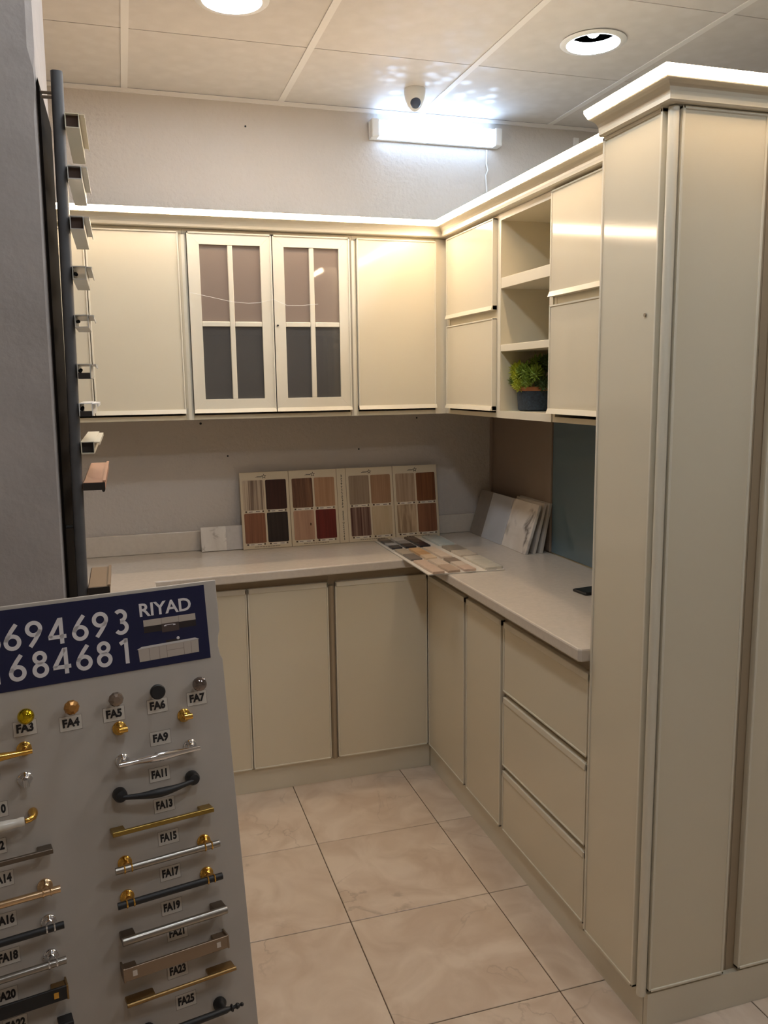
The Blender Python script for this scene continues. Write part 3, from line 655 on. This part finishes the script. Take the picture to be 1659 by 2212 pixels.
for z0, z1, m_, L_, lb in [(1.3748, 1.3911, rose, .46, 'wide rose-brown profile sample, low on the post'), (1.1601, 1.1765, brownp, .20, 'brown profile sample on the post just above the display board')]:
    x0 = xr(z0)+.0006; r = thing('profile_sample', lb, 'profile', (x0, -1.757, z0), 0, grp); w, h = .043, z1-z0
    b = MB(); b.box(0, w, .001, L_, 0, h, .002, 1); b.build('tube', m_, r)
    b = MB(); b.box(w-.0045, w+.001, .0005, L_, h, h+.003); b.build('lip', m_, r)
    MB().box(.0005, w-.0005, -.0015, .0008, .0005, h-.001).build('end_cap', blk_in, r)
    MB().tube([(w-.004, -.0015, -.001), (w-.004, L_, -.001)], .003, 8).build('bead', blk_in, r)

# ------------------------------------------------------------------ handle display board
P0 = Vector((-1.46677, -2.02351, 1.23290)); al = math.radians(11.0); le = math.radians(10.25)
ux = Vector((math.cos(al), math.sin(al), 0)); hn = Vector((math.sin(al), -math.cos(al), 0)); uy = Vector((0, 0, 1))*math.cos(le)-hn*math.sin(le); nn = ux.cross(uy)
BM = Matrix((ux, uy, nn)).transposed().to_4x4()
HB = 1.2525
db = thing('handle_display_board', 'leaning grey display board with handle samples and a blue sign', 'display board', P0-uy*HB)
db.rotation_euler = BM.to_euler()
def Y(y): return y+HB      # board coordinates count down from the top edge
bpan = mat('grey_melamine', (178, 170, 160), rough=.35, var=.05, vscale=14)
out = [(-.78, 0), (0, 0)]
out = [(0, HB), (-.78, HB), (-.78, 0), (-.003, 0), (0, .3), (-.0005, Y(-.23)), (-.0005, Y(-.142)), (-.004, Y(-.135)), (-.0065, Y(-.118)), (-.0045, Y(-.100)), (-.001, Y(-.090)), (0, Y(-.05))]
MB().prism(out, -.018, 0, 'z', .0008).build('panel', bpan, db)
MB().box(-.70, -.64, -.036, -.0185, .05, 1.2).build('back_batten', wood('w_batten', (120, 92, 62), (150, 118, 84), 30, 4), db)
MB().box(-.14, -.08, -.036, -.0185, .05, 1.2).build('back_batten', wood('w_batten', (120, 92, 62), (150, 118, 84), 30, 4), db)
# rear strut down to the floor (board-local)
def w2b(v): return BM.to_3x3().transposed() @ (v-(P0-uy*HB))
for sx_ in (-.67, -.11):
    top = Vector((sx_, .95, -.045)); wt = BM.to_3x3() @ top+(P0-uy*HB); ft = Vector((wt.x-hn.x*.32, wt.y-hn.y*.32, .012))
    MB().tube([top, w2b(ft)], .012, 8).build('rear_strut', wood('w_batten', (120, 92, 62), (150, 118, 84)), db)
navy = mat('navy_vinyl', (13, 19, 58), rough=.28)
sgn = MB().box(-.70, -.0222, .0001, .0012, Y(-.1365), Y(-.0058)).build('sign_plate', navy, db) if False else MB().box(-.70, -.0222, Y(-.1365), Y(-.0058), .0001, .0012).build('sign_plate', navy, db)
sgn['label'] = 'navy blue sign strip with phone numbers'
sgw = mat('sign_white', (214, 208, 208), rough=.5)
def arc(cx2, cy2, r, a0, a1, n=18): return [(cx2+r*math.cos(math.radians(a0+(a1-a0)*t/n)), cy2+r*math.sin(math.radians(a0+(a1-a0)*t/n))) for t in range(n+1)]
D6 = [arc(.31, .30, .228, 0, 360, 28), [(.475, .955), (.30, .73), (.15, .50), (.088, .35)]]
DIG = {'6': D6, '9': [[(.62-x, 1-y) for x, y in s_] for s_ in D6], '8': [arc(.31, .285, .217, 0, 360, 28), arc(.31, .745, .182, 0, 360, 28)],
       '4': [[(.45, .95), (.045, .27)], [(0, .27), (.64, .27)], [(.475, 0), (.475, .985)]], '3': [arc(.255, .735, .19, 140, -95), arc(.255, .285, .215, 95, -145)],
       '1': [[(.40, 0), (.40, .985)], [(.44, .93), (.17, .79)]], '5': [[(.52, .93), (.14, .93), (.12, .55)], arc(.27, .315, .235, 110, -140)]}
def digit(c_, x, y, h):
    b = MB(); tw = .148*h/2
    for s_ in DIG[c_]:
        pts = [Vector((p[0]*h, p[1]*h)) for p in s_]; cl = (pts[0]-pts[-1]).length < 1e-5
        if cl: pts = pts[:-1]
        n = len(pts); Lr = []
        for i in range(n):
            a = pts[i-1] if (i > 0 or cl) else pts[i]; c2 = pts[(i+1) % n] if (i < n-1 or cl) else pts[i]
            d = (c2-a).normalized(); nv = Vector((-d.y, d.x)); Lr.append((pts[i]+nv*tw, pts[i]-nv*tw))
        vz = [[b.bm.verts.new((x+p.x, y+p.y, z)) for p in pr_ for z in (.0012, .0017)] for pr_ in Lr]
        for i in range(n if cl else n-1):
            A, B_ = vz[i], vz[(i+1) % n]
            b.bm.faces.new((A[1], B_[1], B_[3], A[3])); b.bm.faces.new((A[0], A[1], B_[1], B_[0])); b.bm.faces.new((A[2], B_[2], B_[3], A[3]))
    b.build('digit', sgw, sgn)
H_ = .0435
for c_, x in zip('5694693', (-.3835, -.3545, -.3215, -.2870, -.2505, -.2175, -.1820)): digit(c_, x, Y(-.0725), H_)
for c_, x in zip('1684681', (-.3845, -.3510, -.3165, -.2840, -.2485, -.2160, -.1830)): digit(c_, x, Y(-.1225), H_)
text_obj('RIYAD', 'lettering', .0315, sgw, sgn, (-.0940, Y(-.0372), .0014), .0006, .0003, sx=1.02)
pc = mat('picture_cream', (176, 164, 152), rough=.5); pd = mat('picture_dark', (34, 24, 24), rough=.5); pg = mat('picture_line', (120, 108, 98), rough=.5)
pic = MB().box(-.1335, -.0427, Y(-.0648), Y(-.0537), .0012, .0016).build('cabinet_picture', pc, sgn)
MB().box(-.1335, -.0427, Y(-.0758), Y(-.0648), .0012, .0015).build('cabinet_picture', pd, sgn)
MB().box(-.103, -.073, Y(-.079), Y(-.064), .0016, .0018).build('hood_picture', mat('picture_hood', (70, 56, 52)), sgn)
b = MB(); b.box(-.097, -.081, Y(-.0675), Y(-.0665), .0018, .002); b.box(-.099, -.095, Y(-.069), Y(-.067), .0018, .002); b.box(-.083, -.079, Y(-.069), Y(-.067), .0018, .002); b.build('hood_picture', sgw, sgn)
b = MB(); b.box(-.1030, -.1025, Y(-.0648), Y(-.0537), .0016, .0017); b.box(-.0728, -.0723, Y(-.0648), Y(-.0537), .0016, .0017); b.build('picture_line', pg, sgn)
MB().prism([(-.1455, Y(-.124)), (-.0420, Y(-.1225)), (-.0415, Y(-.1005)), (-.1465, Y(-.1015))], .0012, .0016, 'z').build('cabinet_picture', pc, sgn)
MB().prism([(-.149, Y(-.1025)), (-.0395, Y(-.1000)), (-.047, Y(-.0965)), (-.140, Y(-.0985))], .0016, .0018, 'z').build('worktop_picture', mat('picture_top', (196, 192, 188)), sgn)
b = MB()
for x in (-.128, -.111, -.098, -.068, -.055): b.box(x-.0003, x+.0003, Y(-.1235), Y(-.1025), .0016, .0017)
b.box(-.098, -.068, Y(-.1115), Y(-.1109), .0016, .0017); b.build('picture_line', pg, sgn)
MB().box(-.098, -.073, Y(-.0985), Y(-.0935), .0012, .0014).build('stove_picture', pd, sgn)
MB().ball((-.0765, Y(-.0925), .0013), .0028, 10, 6, (1, 1, .2)).build('kettle_picture', sgw, sgn)

labm = mat('label_paper', (200, 192, 180), rough=.6); lined = mat('label_edge', (110, 100, 90), rough=.7)
LAB = [('FA3', -.3347, -.199), ('FA4', -.2652, -.2050), ('FA5', -.196, -.2035), ('FA6', -.123, -.2035), ('FA7', -.0538, -.2035), ('FA9', -.1232, -.2593), ('FA11', -.1302, -.3205), ('FA13', -.1274, -.3743),
       ('FA15', -.1257, -.431), ('FA17', -.1285, -.4918), ('FA19', -.1315, -.5497), ('FA21', -.1265, -.5956), ('FA23', -.1317, -.6593), ('FA25', -.1226, -.7146),
       ('FA8', -.3945, -.260), ('FA10', -.3880, -.319), ('FA12', -.3950, -.3758), ('FA14', -.3890, -.4282), ('FA16', -.3905, -.4930), ('FA18', -.3905, -.5505), ('FA20', -.3990, -.6095), ('FA22', -.3890, -.6580)]
for s_, x, y in LAB:
    o = MB().box(x-.0175, x+.0175, Y(y)-.0118, Y(y)+.0118, .0001, .0004).build('label', labm, db)
    b = MB(); 
    for q in ((x-.0178, x+.0178, Y(y)-.0122, Y(y)-.0118), (x-.0178, x+.0178, Y(y)+.0118, Y(y)+.0122), (x-.0178, x-.0174, Y(y)-.0122, Y(y)+.0122), (x+.0174, x+.0178, Y(y)-.0122, Y(y)+.0122)): b.box(*q, .0001, .0005)
    b.build('label_edge', lined, o)
    text_obj(s_, 'label_text', .0180, ink, o, (x, Y(y), .0006), .0009, .0001, sx=.90 if len(s_) == 3 else .74)

def hroot(name, label, x, y, cat='handle'):
    o = thing(name, label, cat, P0+ux*x+uy*y+nn*.0002, 0, 'handle samples on the display board'); o.rotation_euler = BM.to_euler(); return o
# knobs
def knob(x, label, kind, m_):
    r = hroot('cabinet_knob', label, x, -.171-.0045, 'knob')
    MB().lathe([(.0065, 0), (.0065, .004), (.0045, .006), (.0045, .015), (.006, .0175)], 16).build('stem', chrome if kind != 'ball' else gold, r, True)
    if kind == 'ball': MB().ball((0, 0, .028), .0128, 24, 16).build('head', m_, r, True)
    elif kind == 'disc': MB().lathe([(.0005, .018), (.010, .018), (.0128, .022), (.0128, .027), (.011, .0285), (.0005, .0285)], 28).build('head', m_, r, True)
    elif kind == 'dome': MB().lathe([(.0005, .018), (.009, .018), (.0125, .023), (.0115, .028), (.007, .0315), (.0005, .033)], 28).build('head', m_, r, True)
    else:
        MB().lathe([(.0005, .0178), (.006, .018), (.0125, .024), (.0105, .029), (.0055, .0315), (.0005, .0315)], 10).build('head', m_, r)
knob(-.3336, 'shiny gold ball knob above the FA3 label', 'ball', mat('yellow_gold', (214, 186, 40), rough=.08, metal=1))
knob(-.2642, 'amber faceted crystal knob above the FA4 label', 'gem', mat('amber_crystal', (176, 126, 66), rough=.06, metal=.55))
knob(-.1940, 'smoky faceted crystal knob above the FA5 label', 'gem', mat('smoke_crystal', (140, 124, 110), rough=.06, metal=.6))
knob(-.1253, 'flat black round knob above the FA6 label', 'disc', black_m)
knob(-.0524, 'smoked mirror round knob above the FA7 label', 'dome', mat('smoked_mirror', (132, 122, 118), rough=.1, metal=.9))
def rosette(r, x, m_, R_=.012, z=.024, nm='rosette'):
    MB().lathe([(R_, 0), (R_, .003), (R_*.8, .005), (R_*.72, .0085), (R_*.42, .012), (R_*.42, z)], 20, (x, 0, 0)).build(nm, m_, r, True)
OFF = -.0045     # the bars were measured 3 cm above the panel
def two_posts(label, x, y, m_, half, vert):
    r = hroot('pull_handle', label, x, y)
    for s_ in (-1, 1):
        rosette(r, s_*half, m_, .0115, .018)
        if vert: MB().tube([(s_*half, .004, .021), (s_*half, -.008, .021)], .0050, 12).build('stub', m_, r, True)
        else: MB().tube([(s_*half-.004, 0, .020), (s_*half+.010, 0, .020)], .0052, 12).build('stub', m_, r, True)
two_posts('pair of gold handle posts above the FA9 label', -.1347, -.2286, gold, .0551, False)
two_posts('chrome handle posts above the FA10 label', -.3960, -.2793, chrome, .054, True)
def spindle(label, x, y, half, m_, black=False):
    r = hroot('pull_handle', label, x, y)
    n = 22; pts = []; rs = []
    for k in range(n+1):
        t = -1+2*k/n; pts.append((t*half, 0, .028)); rs.append(.0042+.0038*math.exp(-(t*2.0)**2))
    MB().tube(pts, rs, 16).build('grip', m_, r, True)
    for s_ in (-1, 1): rosette(r, s_*(half-.010), m_, .0115, .026)
spindle('polished chrome spindle handle above the FA11 label', -.1319, -.2838, .068, chrome)
spindle('polished gold spindle handle at the left edge above FA8', -.3960, -.2310, .067, gold)
r = hroot('pull_handle', 'matt black bow handle with round ends above the FA13 label', -.1388, -.3372)
n = 20; MB().tube([(-.060+.12*k/n, -.002-.004*math.sin(PI*k/n), .022+.008*math.sin(PI*k/n)) for k in range(n+1)], [.0040+.0038*math.exp(-((-1+2*k/n)*2)**2) for k in range(n+1)], 14).build('grip', black_m, r, True)
for s_ in (-1, 1): MB().lathe([(.0105, 0), (.0118, .004), (.0112, .018), (.0085, .024), (.0005, .026)], 20, (s_*.0615, 0, 0)).build('end_disc', black_m, r, True)
def square_bar(label, x, y, half, m_):
    r = hroot('pull_handle', label, x, y)
    MB().box(-half, half, -.0038, .0038, .0215, .0292, .0008, 1).build('grip', m_, r)
    for s_ in (-1, 1): MB().box(min(s_*half, s_*(half-.022)), max(s_*half, s_*(half-.022)), -.0036, .0036, 0, .0222, .0008, 1).build('foot', m_, r)
square_bar('slim satin brass bar handle above the FA15 label', -.1351, -.3950, .0855, brass)
square_bar('slim pewter bar handle at the left edge above FA14', -.3975, -.3950, .0850, pewter)
def ring_bar(label, x, y, half, m_, rm):
    r = hroot('pull_handle', label, x, y)
    MB().tube([(-half, 0, .030), (half, 0, .030)], .0058, 16).build('grip', m_, r, True)
    for s_ in (-1, 1):
        c_ = s_*(half-.020); rosette(r, c_, rm, .0118, .026)
        for q in (-.0058, .0058): MB().ring((c_+q, 0, .030), .0062, .0014, 'x').build('ring', rm, r, True)
ring_bar('steel bar handle with gold rings above the FA17 label', -.1340, -.4538, .0878, steel, gold)
ring_bar('black bar handle with gold rings above the FA19 label', -.1351, -.5108, .0882, black_m, gold)
ring_bar('pale gold bar handle at the left edge above FA16', -.3955, -.4560, .0878, gold2, gold2)
ring_bar('black bar handle with chrome rings above the FA18 label', -.3955, -.5135, .0882, black_m, chrome)
ring_bar('steel bar handle with chrome rings above the FA20 label', -.3970, -.5692, .0882, steel, chrome)
r = hroot('pull_handle', 'round steel bar handle on block feet above the FA21 label', -.1330, -.5703)
MB().tube([(-.0885, 0, .030), (.0885, 0, .030)], .0068, 16).build('grip', steel, r, True)
for s_ in (-1, 1): MB().box(min(s_*.066, s_*.0882), max(s_*.066, s_*.0882), -.0062, .0062, 0, .0285, .001, 1).build('foot', pewter, r)
def strap(label, x, y, half, m_, endm, winm):
    r = hroot('pull_handle', label, x, y)
    MB().box(-half+.002, half-.002, -.0105, .0105, .024, .029, .0008, 1).build('grip', m_, r)
    for s_ in (-1, 1):
        b = MB(); b.box(min(s_*half, s_*(half-.003)), max(s_*half, s_*(half-.003)), -.0115, .0115, 0, .030, .0006, 1); b.box(min(s_*half, s_*(half-.024)), max(s_*half, s_*(half-.024)), -.007, .007, 0, .0238, .0006, 1); b.build('foot', endm, r)
        MB().box(s_*(half-.0185)-.0038, s_*(half-.0185)+.0038, -.0048, .0048, .0285, .0302, .0005, 1).build('window', winm, r)
strap('flat satin nickel handle above the FA23 label', -.1352, -.6260, .0895, satin, satin, chrome)
strap('flat black handle with gold ends at the lower left', -.3985, -.6205, .0890, black_m, bronze, gold)
r = hroot('pull_handle', 'satin bronze edge pull with broad tabs above the FA25 label', -.1311, -.6745)
MB().tube([(-.0925, 0, .030), (.0925, 0, .030)], .0036, 10).build('grip', bronze, r, True)
for s_ in (-1, 1):
    x0, x1 = (-.0925, -.045) if s_ < 0 else (.045, .0925)
    MB().box(x0, x1, -.0032, .0032, .002, .030, .003, 2).build('tab', bronze, r, True)
r = hroot('pull_handle', 'black bar handle with turned finials at the bottom edge', -.1285, -.7395)
prof = [(.0005, .0975), (.0032, .096), (.0036, .0935), (.0018, .091), (.0045, .088), (.0052, .085), (.003, .082), (.003, .079), (.0065, .0775), (.0065, .0755), (.0035, .073), (.0055, .066), (.0062, .0)]
prof = prof+[(a, -h) for a, h in prof[::-1][1:]]
MB().lathe([(a, h) for a, h in prof], 16, (0, 0, .030), 'x').build('grip', black_m, r, True)
for s_ in (-1, 1): MB().lathe([(.011, 0), (.0118, .006), (.008, .014), (.0055, .020), (.0055, .028)], 18, (s_*.062, 0, 0)).build('post', black_m, r, True)
square_bar('dark bar handle at the bottom left edge of the board', -.3920, -.6720, .0858, black_m)
r = hroot('pull_handle', 'white ceramic handle with gold ends above the FA12 label', -.3960, -.3378)
cer = mat('white_ceramic', (216, 210, 198), rough=.15)
n = 18; MB().tube([(-.046+.092*k/n, 0, .028) for k in range(n+1)], [.0052+.0030*math.sin(PI*k/n)**.7+(.0016 if k in (0, 1, n-1, n) else 0) for k in range(n+1)], 16).build('grip', cer, r, True)
for s_ in (-1, 1):
    MB().tube([(s_*.047, 0, .028), (s_*.053, 0, .027), (s_*.059, .001, .021), (s_*.061, .003, .014), (s_*.061, .0034, .006), (s_*.061, .0034, .0008)], [.0042, .0044, .0052, .0064, .0074, .0076], 14).build('gold_end', gold, r, True)
